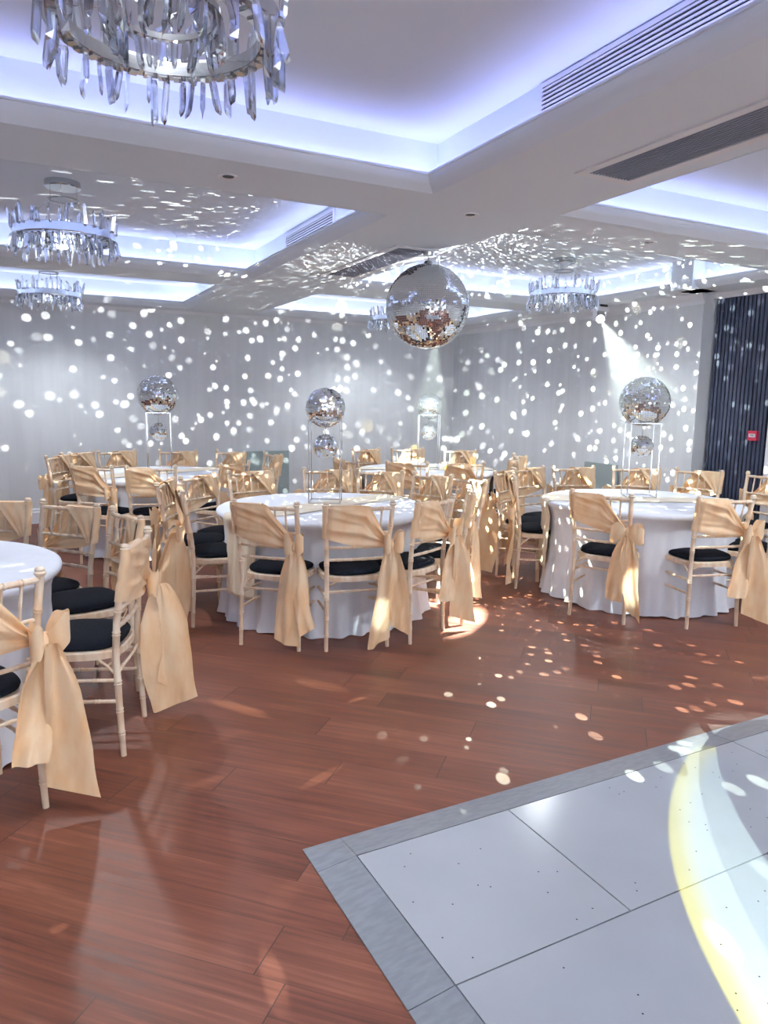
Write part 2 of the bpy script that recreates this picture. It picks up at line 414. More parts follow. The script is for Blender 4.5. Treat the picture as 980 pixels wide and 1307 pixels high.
# ------------------------------------------------------------------ mirror balls
def ball_mesh(name, R, rows, mi_fn=None, jit=.028, seed=1):
    rnd = random.Random(seed); mb = MB()
    mb.lathe([(R*.992*math.sin(PI*i/24)+1e-5, -R*.992*math.cos(PI*i/24)) for i in range(25)], 48, mi=1)
    dth = PI/rows
    for i in range(rows):
        th0 = i*dth; thm = th0+dth/2; n = max(4, int(round(2*PI*math.sin(thm)/dth))); dph = 2*PI/n; ph0 = rnd.uniform(0, dph)
        for j in range(n):
            ph = ph0+j*dph
            nrm = Vector((math.sin(thm)*math.cos(ph), math.sin(thm)*math.sin(ph), math.cos(thm)))
            e1 = Vector((-math.sin(ph), math.cos(ph), 0)); e2 = nrm.cross(e1)
            n2 = (nrm + e1*rnd.gauss(0, jit) + e2*rnd.gauss(0, jit)).normalized()
            a = (e1 - n2*e1.dot(n2)).normalized(); b = n2.cross(a)
            hw = R*math.sin(thm)*dph/2*.88; hh = R*dth/2*.88; p = nrm*R
            mb.add([p+a*x*hw+b*y*hh for x, y in ((-1,-1),(1,-1),(1,1),(-1,1))], [(0,1,2,3)], 0)
    me = bpy.data.meshes.new(name); me.from_pydata(mb.v, [], mb.f)
    me.materials.append(M['mirror']); me.materials.append(M['grout']); me.polygons.foreach_set('material_index', mb.mi)
    # outward facing
    me.update()
    return me
BALL = Vector((2.73, 4.62, 2.155)); BR = .298
t = thing('mirror_ball', 'large mirror ball hanging from the ceiling beam at centre', 'mirror ball', BALL)
o = bpy.data.objects.new('tiled_sphere', ball_mesh('tiled_sphere', BR, 64)); C.objects.link(o); o.parent = t
MB().tube([(0,0,BR-.005),(0,0,ZC-BALL.z-.02)], .006, 8).build('hanging_rod', M['chrome'], t)
MB().lathe([(.001,BR+.02),(.025,BR+.018),(.035,BR-.004),(.001,BR-.01)], 24).build('top_cap', M['chrome'], t)
MB().lathe([(.001,ZC-BALL.z-.03),(.035,ZC-BALL.z-.03),(.04,ZC-BALL.z)], 24).build('ceiling_mount', M['chrome'], t)

TZ = .74
TAB = {'T0': (-.57, 3.65), 'T1': (1.98, 4.72), 'T2': (4.39, 4.07), 'T3': (1.29, 7.41), 'T4': (4.09, 6.88)}
TN = {'T0': 'near left', 'T1': 'centre', 'T2': 'right', 'T3': 'back left', 'T4': 'back right'}
smallball = ball_mesh('tiled_sphere', .09, 20, seed=5, jit=.05)
b14 = ball_mesh('tiled_sphere', .142, 28, seed=6, jit=.05); b19 = ball_mesh('tiled_sphere', .195, 34, seed=8, jit=.045)
def centrepiece(pos, rz, who, big):
    x, y = pos; w = .112; r = .004; top = .595
    t = thing('centrepiece_stand', 'slim chrome frame stand on the %s table holding mirror balls' % who, 'stand', (x, y, TZ+.006), rz, 'chrome frame stands on the tables')
    for sx in (-1, 1):
        for sy in (-1, 1): MB().box(sx*w-r, sx*w+r, sy*w-r, sy*w+r, 0, top).build('upright', M['chrome'], t, smooth=False)
    for nm, z in (('base_rails', 0), ('top_rails', top-2*r)):
        mb = MB()
        for s in (-1, 1):
            mb.box(-w, w, s*w-r, s*w+r, z, z+2*r); mb.box(s*w-r, s*w+r, -w, w, z, z+2*r)
        mb.build(nm, M['chrome'], t, smooth=False)
    MB().box(-w, w, -.004, .004, top-2*r, top-.002).build('cross_bar', M['chrome'], t, smooth=False)
    R = .195 if big else .142
    zc = TZ+.006+top + (math.sqrt(R*R-w*w) if R > w else 0)+.004
    zc = TZ+.006+top+R-.012 if not big else zc
    if not big: zc = TZ+.006+top + math.sqrt(R*R-w*w)*.95+.006
    o = bpy.data.objects.new('mirror_ball', b19 if big else b14); C.objects.link(o); o.location = (x, y, zc); o.rotation_euler = (.1, .05, rz)
    tag(o, '%s mirror ball resting on top of the chrome stand on the %s table' % ('larger' if big else 'medium', who), 'mirror ball', None, None); o['group'] = 'mirror balls on top of the stands'
    t2 = thing('hanging_mirror_ball', 'small mirror ball hanging inside the chrome stand on the %s table' % who, 'mirror ball', (x, y, TZ+.41), rz, 'small mirror balls hanging in the stands')
    o = bpy.data.objects.new('tiled_sphere', smallball); C.objects.link(o); o.parent = t2
    z0 = .09; z1 = top-.41-2*r
    mb = MB()
    for i in range(7):
        z = z0 + (z1-z0)*(i+.5)/7
        mb.tube([(.004*math.cos(q)*(1 if i % 2 else 0), .004*math.cos(q)*(0 if i % 2 else 1), z+.009*math.sin(q)) for q in [2*PI*k/8 for k in range(9)]], .0012, 4, cap=False)
    mb.build('chain', M['chrome'], t2)

# ------------------------------------------------------------------ tables
def table(key, runner_ang, cp):
    cx, cy = TAB[key]; who = TN[key]; rnd = random.Random(hash(who) & 0 + len(who)*7)
    t = thing('round_table', 'round banquet table under the white cloth, %s' % who, 'table', (cx, cy, 0), 0, 'round banquet tables')
    MB().lathe([(.001,.700),(.735,.700),(.735,.725),(.001,.725)], 48).build('tabletop', M['white'], t)
    for a in range(4):
        w = PI/4+a*PI/2; MB().tube([(.42*math.cos(w), .42*math.sin(w), 0), (.38*math.cos(w), .38*math.sin(w), .70)], .014, 8).build('leg', M['black'], t)
    # cloth: flat top, rounded padded rim, inset gathered skirt to the floor
    n = 288; prof = [(0,.0),(.25,.0),(.5,.0),(.70,.0),(.742,-.002),(.757,-.010),(.760,-.022),(.756,-.038),(.742,-.050),(.722,-.075),(.708,-.12),(.70,-.2),(.70,-.32),(.705,-.45),(.715,-.58),(.725,-.68),(.735,-.733)]
    ph = [rnd.uniform(0, 6) for _ in range(4)]
    vs = [(cx, cy, TZ)]; fs = []
    for i, (r, z) in enumerate(prof[1:]):
        d = max(0, (-z-.05)/.69)
        for k in range(n):
            a = 2*PI*k/n
            fold = math.sin(26*a+ph[0]+1.4*math.sin(3*a+ph[1])) + .5*math.sin(41*a+ph[2]) + .4*math.sin(9*a+ph[3])
            rr = r + d**1.3*.020*fold
            zz = z + (0.006*math.sin(7*a+ph[1]) if i == len(prof)-2 else 0)
            vs.append((cx+rr*math.cos(a), cy+rr*math.sin(a), max(.004, TZ+zz)))
    for k in range(n): fs.append((0, 1+k, 1+(k+1) % n))
    for i in range(len(prof)-2):
        for k in range(n): fs.append((1+i*n+k, 1+i*n+(k+1) % n, 1+(i+1)*n+(k+1) % n, 1+(i+1)*n+k))
    o = MB().add(vs, fs).build('tablecloth', M['cloth'], angle=60)
    tag(o, 'white floor-length tablecloth on the %s table' % who, 'tablecloth', 'white cloths on the round tables')
    if runner_ang is not None:
        u = Vector((math.cos(runner_ang), math.sin(runner_ang), 0)); v = Vector((-u.y, u.x, 0)); c = Vector((cx, cy, 0)); W = .155
        def path(s):   # s in -1..1 -> (offset along u, z)
            L = .765+.52; q = abs(s)*L; sg = 1 if s > 0 else -1
            if q < .745: return sg*q, TZ+.004
            if q < .785:
                w = (q-.745)/.04*PI/2; return sg*(.745+.026*math.sin(w)), TZ+.004-.026*(1-math.cos(w))
            d = q-.785; return sg*(.771-.03*min(1, d/.1)+.05*d), TZ-.022-d
        def fn(i, j):
            s = 2*i-1; a, z = path(s); e = (j-.5)*2
            drop = max(0, abs(s)*1.285-.745)
            wid = W*(1+.12*math.sin(5*s))*(1+.15*drop)
            # follow the round rim where the strip leaves the table
            arc = .771-math.sqrt(max(0, .771**2-(e*wid)**2))
            sg = 1 if s > 0 else -1
            aa = a - sg*arc*min(1, max(0, (abs(a)-.5)/.25))
            f = .006*math.sin(e*9+3*s)*min(1, drop*6) + .0018*math.sin(e*14+6*s)
            p = c + u*(aa+sg*f) + v*(e*wid+.01*math.sin(7*s)); p.z = z + (.002+.002*math.sin(e*14+6*s) if drop < .01 else 0)
            return p
        o = MB().sheet(120, 22, fn).build('table_runner', M['runner'], angle=80, solid=.002)
        tag(o, 'sheer champagne runner draped across the %s table' % who, 'table runner', 'champagne runners across the tables')
    if cp: centrepiece(*cp)
table('T0', None, None)
table('T1', math.radians(200), ((2.04, 4.86), math.radians(-27), 'centre', False))
table('T2', math.radians(150), ((4.50, 4.20), math.radians(-34), 'right', True))
table('T3', math.radians(200), ((1.33, 7.42), math.radians(-12), 'back left', True))
table('T4', math.radians(-20), ((4.10, 6.85), math.radians(-27), 'back right', False))

# ------------------------------------------------------------------ chairs
def bamboo(mb, a, b, r, nodes, n=8, mid=None, extra=None):
    """rod from a to b with ringed bamboo joints at the given fractions"""
    a, b = Vector(a), Vector(b)
    st = [(0, 1), (1, 1)]
    L = (b-a).length
    for q in nodes:
        for d, s in ((-.012, 1), (-.009, 1.18), (-.004, 1.18), (-.001, .93), (.001, .93), (.004, 1.18), (.009, 1.18), (.012, 1)):
            st.append((q+d/L, s))
    if mid:
        for i in range(1, 10): st.append((i/10, 1))
    st.sort()
    pts = []; rad = []
    for q, s in st:
        if q < 0 or q > 1: continue
        p = a.lerp(b, q)
        if mid: p = p + Vector(mid)*(4*q*(1-q))
        pts.append(p); rad.append(r*s)
    mb.tube(pts, rad, n)
    return mb
def post(mb, pts, r, nodes_z):
    """rear post through a bent path, nodes at heights"""
    P = [Vector(p) for p in pts]
    def at(z):
        for i in range(len(P)-1):
            if P[i].z <= z <= P[i+1].z: return P[i].lerp(P[i+1], (z-P[i].z)/(P[i+1].z-P[i].z))
        return P[-1]
    st = [(p.z, 1) for p in P]
    for q in nodes_z:
        for d, s in ((-.012,1),(-.009,1.16),(-.004,1.16),(-.001,.94),(.001,.94),(.004,1.16),(.009,1.16),(.012,1)): st.append((q+d, s))
    st = sorted(q for q in st if 0 <= q[0] <= P[-1].z)
    mb.tube([at(z) for z, _ in st], [r*s*(.82+.18*min(1, z/.3)) for z, s in st], 10)
    t = P[-1]
    mb.lathe([(r*.9,-.002),(r*1.35,.006),(r*1.45,.012),(r*1.1,.017),(r*1.25,.024),(r*.8,.032),(.0005,.034)], 12, t)
ZT = .875
def rear_pts(s): return [(s*.19,-.192,0),(s*.186,-.182,.22),(s*.183,-.176,.44),(s*.186,-.185,.58),(s*.194,-.21,.74),(s*.20,-.235,ZT)]
def rear_y(z):
    P = rear_pts(1)
    for i in range(len(P)-1):
        if P[i][2] <= z <= P[i+1][2]: return P[i][1]+(P[i+1][1]-P[i][1])*(z-P[i][2])/(P[i+1][2]-P[i][2])
    return P[-1][1]
def seat_outline(grow=0, n=40):
    out = []
    for k in range(n):
        a = 2*PI*k/n; c, s = math.cos(a), math.sin(a)
        e = .62
        x = (abs(c)**e)*(1 if c > 0 else -1); y = (abs(s)**e)*(1 if s > 0 else -1)
        hw = .178+.010*(y+1)/2
        out.append((x*(hw+grow), .0+y*(.178+grow)))
    return out
chair_parts = {}
def mk(name, mb, m, **k): return mb.mesh(name, m, **k)
mb = MB(); post(mb, rear_pts(-1), .0145, (.1,.2,.32,.53,.63,.75)); PL = mk('back_post', mb, M['wood'])
mb = MB(); post(mb, rear_pts(1), .0145, (.1,.2,.32,.53,.63,.75)); PRt = mk('back_post', mb, M['wood'])
def fleg(s):
    mb = MB(); bamboo(mb, (s*.178,.165,.43), (s*.187,.185,0), .0145, (.12,.3,.52,.75), 10); return mk('front_leg', mb, M['wood'])
FL, FR = fleg(-1), fleg(1)
# seat frame
mb = MB(); o1 = seat_outline(.012); o0 = seat_outline(-.02); n = len(o1); vs = []
for out, z in ((o1,.418),(o1,.426),(o1,.446),(seat_outline(.006),.452),(o0,.452),(o0,.418)): vs += [(x,y,z) for x, y in out]
fs = [(i*n+k, i*n+(k+1) % n, ((i+1) % 6)*n+(k+1) % n, ((i+1) % 6)*n+k) for i in range(6) for k in range(n)]
SF = mk('seat_frame', mb.add(vs, fs), M['wood'])
mb = MB(); vs = []; lv = ((-.012,.450),(.002,.458),(.006,.470),(.0,.482),(-.02,.492),(-.06,.499),(-.12,.502))
for g, z in lv: vs += [(x,y,z) for x, y in seat_outline(g-.006)]
vs.append((0,0,.503))
fs = [(i*n+k, i*n+(k+1) % n, (i+1)*n+(k+1) % n, (i+1)*n+k) for i in range(len(lv)-1) for k in range(n)]
fs += [((len(lv)-1)*n+k, (len(lv)-1)*n+(k+1) % n, len(vs)-1) for k in range(n)] + [tuple(range(n-1,-1,-1))]
CU = mk('seat_cushion', mb.add(vs, fs), M['cushion'], angle=70)
def rail(z, r, nodes=(.2,.4,.6,.8)):
    hw = .183 + (.017*(z-.44)/.43 if z > .44 else 0)
    mb = MB(); bamboo(mb, (-hw, rear_y(z), z), (hw, rear_y(z), z), r, nodes, 8, mid=(0,-.012 if z > .5 else 0,0)); return mk('rail', mb, M['wood'])
RT = rail(.862, .0115, (.17,.33,.5,.67,.83)); R2 = rail(.715, .009); R3 = rail(.630, .009); R4 = rail(.555, .009)
RAILS = [('top_rail', RT), ('back_rail', R2), ('back_rail', R3), ('back_rail', R4)]
def spindle(i):
    x = (-2+i)*.066; mb = MB(); bamboo(mb, (x*.97, rear_y(.715)-.010, .715), (x, rear_y(.862)-.010, .862), .0062, (.5,), 6); return mk('spindle', mb, M['wood'])
SP = [spindle(i) for i in range(5)]
def strt(a, b, nodes=(.25,.5,.75)):
    mb = MB(); bamboo(mb, a, b, .008, nodes, 7); return mk('stretcher', mb, M['wood'])
STR = [strt((-.185,-.178,.36),(.185,-.178,.36)), strt((-.182,.17,.30),(.182,.17,.30)),
       strt((-.186,-.183,.24),(-.184,.175,.24)), strt((.186,-.183,.24),(.184,.175,.24)),
       strt((-.184,-.178,.33),(-.181,.17,.33)), strt((.184,-.178,.33),(.181,.17,.33))]
def brace(sx, sy):
    y0 = .17 if sy > 0 else -.185
    mb = MB(); mb.tube([(sx*.182, y0, .34), (sx*.165, y0-sy*.05, .385), (sx*.12, y0-sy*.01, .42)], .006, 6)
    mb.tube([(sx*.182, y0, .34), (sx*.175, y0-sy*.05, .39), (sx*.17, y0-sy*.09, .42)], .006, 6); return mk('corner_brace', mb, M['wood'])
BR_ = [brace(a, b) for a in (-1,1) for b in (-1,1)]

# sash variants --------------------------------------------------------------
KN = Vector((.192, -.222, .645))
def ycl(z): return rear_y(min(z, .86))
def sash_body(seed):
    rnd = random.Random(seed); ph = [rnd.uniform(0,6) for _ in range(5)]
    xe = .02+rnd.uniform(-.03,.05); zb = .69+rnd.uniform(-.02,.015)
    def edge_top(u):
        a = Vector((-.212, 0, .888)); b = Vector((xe, 0, .886)); c = Vector((KN.x-.008, 0, KN.z+.012))
        return a.lerp(b, u/.5) if u < .5 else b.lerp(c, (u-.5)/.5)
    def edge_bot(u):
        a = Vector((-.205, 0, zb)); c = Vector((KN.x-.01, 0, KN.z-.014)); p = a.lerp(c, u); p.z -= .022*math.sin(PI*u); return p
    def fn(u, v):
        p = edge_top(u).lerp(edge_bot(u), v)
        rad = .0016+.011*u**1.4
        fold = math.sin(v*17+ph[0]+2*u)*rad + math.sin(v*9+ph[1]-3*u)*rad*.7 + .004*math.sin(u*11+v*5+ph[2])
        fold *= min(1, (1-u)*6+.15)
        for v0, k_, am in ((.06, .42, .009), (.30, .34, .006), (.72, -.10, .007)):
            fold -= am*math.exp(-((v-(v0+k_*u))/.055)**2)*min(1, u*5)*min(1, (1-u)*5)
        y = ycl(p.z) - .026 - .010*math.sin(PI*u) + fold
        if u < .08: y += (.08-u)/.08*.022
        return Vector((p.x, y, p.z))
    mb = MB(); mb.sheet(40, 44, fn)
    # wrap over the left post and over the top rail to the front
    def wrap(u, v):   # u round the post, v down
        a = PI*1.05*u; z = .888 + (zb-.888)*v; yy = ycl(z)
        cxp = .188+.012*(z-.44)/.43
        return Vector((-cxp-.020*math.sin(a)-.002, yy-.004-.020*math.cos(a)+.002*math.sin(v*20+ph[3]), z))
    mb.sheet(8, 16, wrap)
    # front triangle
    def front(u, v):
        z = .884-(.884-zb)*v; xl = -.192+.006*v; xr = xe-.04 + (xl+.03-(xe-.04))*v**.9
        return Vector((xl+(xr-xl)*u, ycl(z)+.016+.004*math.sin(u*15+ph[4]+v*4), z))
    mb.sheet(14, 14, front)
    def over(u, v):
        x = -.20+(xe-.04+.20)*u; a = PI*v
        return Vector((x, ycl(.86)-.002-.019*math.cos(a)-.006*(1-v), .872+.016*math.sin(a)))
    mb.sheet(14, 8, over)
    return mb.mesh('sash', M['sash'], angle=80)
def sash_tail(seed, length, side, w0, w1, depth, slant=0, yawd=0):
    rnd = random.Random(seed); ph = [rnd.uniform(0,6) for _ in range(6)]
    ca, sa = math.cos(math.radians(yawd)), math.sin(math.radians(yawd))
    def fn(u, v):
        e = (v-.5)*2; g = min(1, u*3.2)**.7; w = w0+(w1-w0)*g
        w *= 1+.10*math.sin(4*u+ph[3])
        z = KN.z-.005 - length*u - .028*slant*e*max(0, u-.6)*2.5
        pinch = 1-g
        lx = side*(.008+.055*u) + e*w/2 + .012*math.sin(4.5*u+ph[0])*u
        # a few broad soft folds, tight pleats only near the knot
        ly = .020*g*math.sin(e*2.3+ph[1]+2.2*u) + .007*math.sin(e*5.5+ph[2]-2*u) + pinch*.010*math.sin(e*11) + .012*math.sin(5*u+ph[3]) - depth*(.3+.8*math.sin(min(1, u*1.2)*PI*.5))
        # sharp crease lines across, as on unfolded satin
        ly += .007*abs(math.sin(6.5*u+ph[4]+.9*e)) + .012*g*abs(math.sin(2.6*e+ph[5]+2.6*u+.5*math.sin(7*u))) - .008
        x = KN.x + lx*ca - ly*sa*.6; y = KN.y - .030 - abs(sa)*.02 - lx*sa*side + ly*ca
        if side*lx*sa < 0 and sa: y = min(y, KN.y-.03+.12)
        if z < .012: y -= (.012-z)*.8; z = .012+.004*math.sin(e*5)
        return Vector((x, y, z))
    return MB().sheet(52, 20, fn).mesh('tail', M['sash'], angle=80)
def bow_loop(seed, side, size, droop=0.):
    rnd = random.Random(seed); ph = rnd.uniform(0,6)
    def fn(u, v):
        a = 2*PI*u; e = (v-.5)*2
        L = size
        s = (1-math.cos(a))/2              # 0 at knot, 1 at the end
        wid = .014+.052*math.sin(PI*min(1,s*.72+.06))
        x = KN.x + side*(.006+L*s)
        y = KN.y - .034 + .026*math.sin(a)*(1+.2*e)
        z = KN.z + .006 + e*wid + .02*s - droop*s*s + .006*math.sin(9*u*PI+ph+3*e)*s
        return Vector((x, y, z))
    return MB().sheet(30, 12, fn).mesh('bow_loop', M['sash'], angle=80)
def knot(seed):
    rnd = random.Random(seed); vs = []; fs = []; n, m_ = 14, 12
    for i in range(n+1):
        th = PI*i/n
        for k in range(m_):
            a = 2*PI*k/m_; r = 1+.16*math.sin(3*a+seed)+.10*math.sin(5*a+2*th)
            vs.append((KN.x+.030*math.sin(th)*math.cos(a)*r, KN.y-.024+.026*math.sin(th)*math.sin(a)*r, KN.z+.034*math.cos(th)))
    fs = [(i*m_+k, i*m_+(k+1) % m_, (i+1)*m_+(k+1) % m_, (i+1)*m_+k) for i in range(n) for k in range(m_)]
    return MB().add(vs, fs).mesh('knot', M['sash'], angle=80)
VAR = []
# (body seed, tails, loops)
specs = [
 (1, [(11,.58,-1,.035,.145,.015,1),(12,.50,1,.03,.10,.005,-1)], [(1,-1,.055,0),(2,1,.050,0)]),
 (2, [(21,.60,-1,.035,.14,.015,-1),(22,.52,1,.035,.11,.005,1)], [(3,1,.070,.0),(4,-1,.045,.02)]),
 (3, [(31,.56,1,.04,.135,.02,1,35),(32,.42,-1,.03,.11,.005,0)], [(5,1,.085,-.02),(6,-1,.045,.03)]),
 (4, [(41,.46,-1,.04,.12,.015,0),(42,.56,1,.035,.115,.0,1)], [(7,-1,.105,.045),(8,1,.105,.045)]),
 (5, [(51,.60,1,.05,.20,.02,-1,72),(52,.50,1,.04,.14,.03,1,50)], [(9,-1,.05,.02),(10,1,.06,.04)]),
]
for i, (bs, tails, loops) in enumerate(specs):
    VAR.append((sash_body(bs), [sash_tail(*q) for q in tails], [bow_loop(*q) for q in loops], knot(i)))
def link(name, me, parent, label=None):
    o = bpy.data.objects.new(name, me); C.objects.link(o); o.parent = parent
    if label: o['label'] = label
    return o
def make_chair(v):
    t = thing('banquet_chair', 'chair', 'chair')
    link('back_post', PL, t); link('back_post', PRt, t); link('front_leg', FL, t); link('front_leg', FR, t)
    link('seat_frame', SF, t); link('seat_cushion', CU, t, 'black padded seat cushion')
    for nm, me in RAILS: link(nm, me, t)
    for me in SP: link('spindle', me, t)
    for me in STR: link('stretcher', me, t)
    for me in BR_: link('corner_brace', me, t)
    body, tails, loops, kn = VAR[v]
    s = link('sash', body, t, 'champagne satin sash wrapped over the backrest')
    link('knot', kn, s)
    for me in tails: link('tail', me, s)
    for me in loops: link('bow_loop', me, s)
    return t
protos = [None]*5
chairs = [
 # table, px, py of the top-rail centre, variant, extra turn in degrees, label
 ('T0', -28, 745, 2, 0, 'nearest sashed chair, cut off by the left edge at the near left table'),
 ('T0', 174, 689, 4, 3, 'chair seen side-on at the near left table, its wide sash tail trailing right'),
 ('T0', 160, 657, 3, 0, 'chair just behind the side-on one at the near left table'),
 ('T0', 88, 645, 1, 0, 'chair facing the camera across the near left table, sash only on its top right'),
 ('T0', -10, 640, 0, 0, 'chair by the left edge beyond the near left table, only one post showing'),
 ('T1', 348, 640, 0, 0, 'front chair at the centre table, left one of the two seen squarely from behind'),
 ('T1', 451, 640, 1, 0, 'front chair at the centre table, tail paling to white, right before the stand'),
 ('T1', 556, 638, 2, 6, 'front chair at the centre table, directly right of the one before the stand'),
 ('T1', 600, 627, 2, 10, 'chair at the right end of the centre table with a full hanging sash'),
 ('T1', 597, 612, 0, 8, 'chair at the right side of the centre table, mostly hidden behind the full hanging sash'),
 ('T1', 551, 607, 1, 0, 'chair at the far side of the centre table, rightmost of the ones facing the camera'),
 ('T1', 485, 602, 0, 0, 'chair at the far side of the centre table, just right of its stand'),
 ('T1', 418, 600, 3, 0, 'chair at the far side of the centre table, directly behind its stand'),
 ('T1', 320, 602, 1, 0, 'chair at the far left of the centre table, facing the camera'),
 ('T1', 253, 608, 3, 0, 'chair left of the centre table with its front turned to the camera'),
 ('T1', 243, 625, 4, -4, 'chair left of the centre table with a sash end curling on the floor'),
 ('T1', 211, 615.5, 0, 4, 'slanting chair left of the centre table, seen edge-on with its rungs like a ladder'),
 ('T2', 776, 628, 3, 0, 'front left chair at the right table with a full bow and white sash end'),
 ('T2', 900, 631, 2, 0, 'front chair at the right table, second from the right edge, bow beside its post'),
 ('T2', 1003, 628, 1, 0, 'front chair at the right table, cut off by the right edge'),
 ('T2', 665, 609, 3, 6, 'chair with a big open bow at the left end of the right table'),
 ('T2', 645, 602, 4, 0, 'chair left of the right table with a long sash, behind the big bow'),
 ('T2', 674, 598, 1, 0, 'chair at the far left of the right table, facing the camera'),
 ('T2', 732, 597, 0, 0, 'chair at the far side of the right table, left of its stand'),
 ('T2', 812, 598, 3, 0, 'chair at the far side of the right table, directly behind its stand'),
 ('T2', 892, 601, 1, 0, 'chair at the far side of the right table in front of the dark slatted wall'),
 ('T2', 980, 607, 2, 0, 'chair facing left at the right edge, behind the front right chair'),
 ('T3', 74, 582, 3, 0, 'leftmost chair of the back left table, its bow turned to the camera'),
 ('T3', 99, 578, 1, 0, 'chair at the left end of the back left table, turned half towards the camera'),
 ('T3', 149, 574, 0, 0, 'chair at the far side of the back left table, left of its stand'),
 ('T3', 227, 576, 3, 0, 'chair at the far side of the back left table, behind its stand'),
 ('T3', 294, 575, 1, 0, 'chair at the far right of the back left table, facing the camera'),
 ('T3', 348, 580, 2, 0, 'chair alone in front of the grey-green panel at the back wall, lit bright yellow'),
 ('T3', 300, 592, 1, 0, 'chair at the near right side of the back left table, seen from behind'),
 ('T3', 193, 596, 2, 0, 'chair at the near side of the back left table, squarely from behind'),
 ('T3', 117, 590, 4, 0, 'chair at the near left side of the back left table, seen from behind'),
 ('T4', 467, 572, 0, 0, 'chair at the far left side of the back right table, by the back wall'),
 ('T4', 520, 572, 3, 0, 'chair at the far side of the back right table, left of its stand'),
 ('T4', 587, 575, 1, 0, 'chair at the far side of the back right table, right of its stand'),
 ('T4', 520, 589, 1, 0, 'chair at the near side of the back right table, glowing yellow, left one of two'),
 ('T4', 594, 589, 0, 0, 'chair at the near side of the back right table, right one of two'),
 ('T4', 442, 587, 2, 0, 'chair at the left end of the back right table, seen through the centre stand'),
 ('T4', 655, 586, 3, 0, 'chair at the right end of the back right table, nearest of the cluster there'),
 ('T4', 663, 582, 4, 0, 'chair right of the back right table, only its post tips rising behind'),
]
used = set()
for key, px, py, v, tw, lab in chairs:
    p = unproj(px, py, .885); c = Vector((*TAB[key], 0)); d = Vector((p.x-c.x, p.y-c.y, 0))
    if key in ('T3', 'T4') and px != 663:          # keep the px direction, clamp the distance to the table
        ray = Vector((p.x, p.y, 0)).normalized(); r = d.length; tgt = max(.97, min(1.12, r))
        if px in (74, 348): tgt = r
        if px == 99: tgt = 1.12
        b = ray.dot(c); disc = b*b - (c.length_squared - tgt*tgt)
        if disc > 0:
            s1, s2 = b-math.sqrt(disc), b+math.sqrt(disc); L0 = Vector((p.x, p.y, 0)).length
            s = s1 if abs(s1-L0) < abs(s2-L0) else s2; p = ray*s
    elif px != 663 and d.length < .99: p = Vector((c.x, c.y, 0)) + d.normalized()*.99
    f = Vector((c.x-p.x, c.y-p.y, 0)).normalized()
    a = math.atan2(-f.x, f.y) + math.radians(tw); f = Vector((-math.sin(a), math.cos(a), 0))
    t = protos[v]
    if t is None: t = protos[v] = make_chair(v)
    elif t in used: t = copy_tree(t)
    used.add(t)
    q = Vector((p.x, p.y, 0)) + f*.232
    t.location = q; t.rotation_euler = (0,0,a); t['label'] = lab; t['group'] = 'sashed chairs around the %s table' % TN[key]

# ------------------------------------------------------------------ dance floor
o = unproj(455, 1092, .02); e = unproj(935, 946.5, .02); m1 = unproj(648, 1033, .02); s1 = unproj(580, 1258, .02)
dx, dy = o.x, o.y; PW = m1.x-o.x; PD = o.y-s1.y; PB = e.x-m1.x
def panel(x0, x1, y0, y1, label, seed):
    rnd = random.Random(seed); g = .0025; mb = MB()
    x0 += g; x1 -= g; y0 += g; y1 -= g
    mb.box(x0, x1, y0, y1, 0, .02); n = int(16*(x1-x0)*(y1-y0)/.37)
    for _ in range(n):
        x = rnd.uniform(x0+.04, x1-.04); y = rnd.uniform(y0+.04, y1-.04); r = .0028
        mb.add([(x+r*math.cos(k*PI/4), y+r*math.sin(k*PI/4), .0204) for k in range(8)], [tuple(range(8))], 1)
    ob = mb.build('dance_floor_panel', [M['panel'], M['led']], smooth=False)
    tag(ob, label, 'floor panel', 'white dance floor panels')
panel(dx, dx+PW, dy-PD, dy, 'square white dance floor panel at the floor\'s left corner', 1)
panel(dx+PW, dx+PW+PB, dy-PD, dy, 'white dance floor panel in the back row crossed by the yellow-edged light', 2)
panel(dx+PW+PB, dx+PW+2*PB, dy-PD, dy, 'white dance floor panel at the back row\'s right end, by the photo\'s right edge', 3)
panel(dx, dx+PB, dy-2*PD, dy-PD, 'large white dance floor panel in the front row, at the bottom edge', 4)
panel(dx+PB, dx+2*PB, dy-2*PD, dy-PD, 'white dance floor panel in the front row, right part beyond the bottom corner', 5)
co = unproj(386, 1085, 0); rw = dx-co.x; rh = max(.09, co.y-dy)
# one dark core under the seams
def ramp(vs8, label, grp='grey sloping edge strips of the dance floor'):
    ob = MB().add(vs8, [(0,1,2,3),(4,7,6,5),(0,4,5,1),(1,5,6,2),(2,6,7,3),(3,7,4,0)]).build('edge_ramp', M['alu'], smooth=False)
    tag(ob, label, 'floor edging', grp)
def side_ramp(y0, y1, yo0, yo1, label):   # left edge, slopes from dx to dx-rw
    g = .0015
    ramp([(dx-rw,yo0+g,0),(dx-g,y0+g,0),(dx-g,y1-g,0),(dx-rw,yo1-g,0),(dx-rw,yo0+g,.004),(dx-g,y0+g,.02),(dx-g,y1-g,.02),(dx-rw,yo1-g,.004)], label)
def back_ramp(x0, x1, xo0, label):
    g = .0015
    ramp([(x0+g,dy+g,0),(x1-g,dy+g,0),(x1-g,dy+rh,0),(xo0+g,dy+rh,0),(x0+g,dy+g,.02),(x1-g,dy+g,.02),(x1-g,dy+rh,.004),(xo0+g,dy+rh,.004)], label)
side_ramp(dy-PD, dy, dy-PD, dy, 'grey edge strip along the left side of the dance floor, back piece')
side_ramp(dy-2*PD, dy-PD, dy-2*PD, dy-PD, 'grey edge strip along the left side of the dance floor, piece at the bottom edge')
back_ramp(dx, dx+PW+PB, dx, 'long grey edge strip along the back of the dance floor')
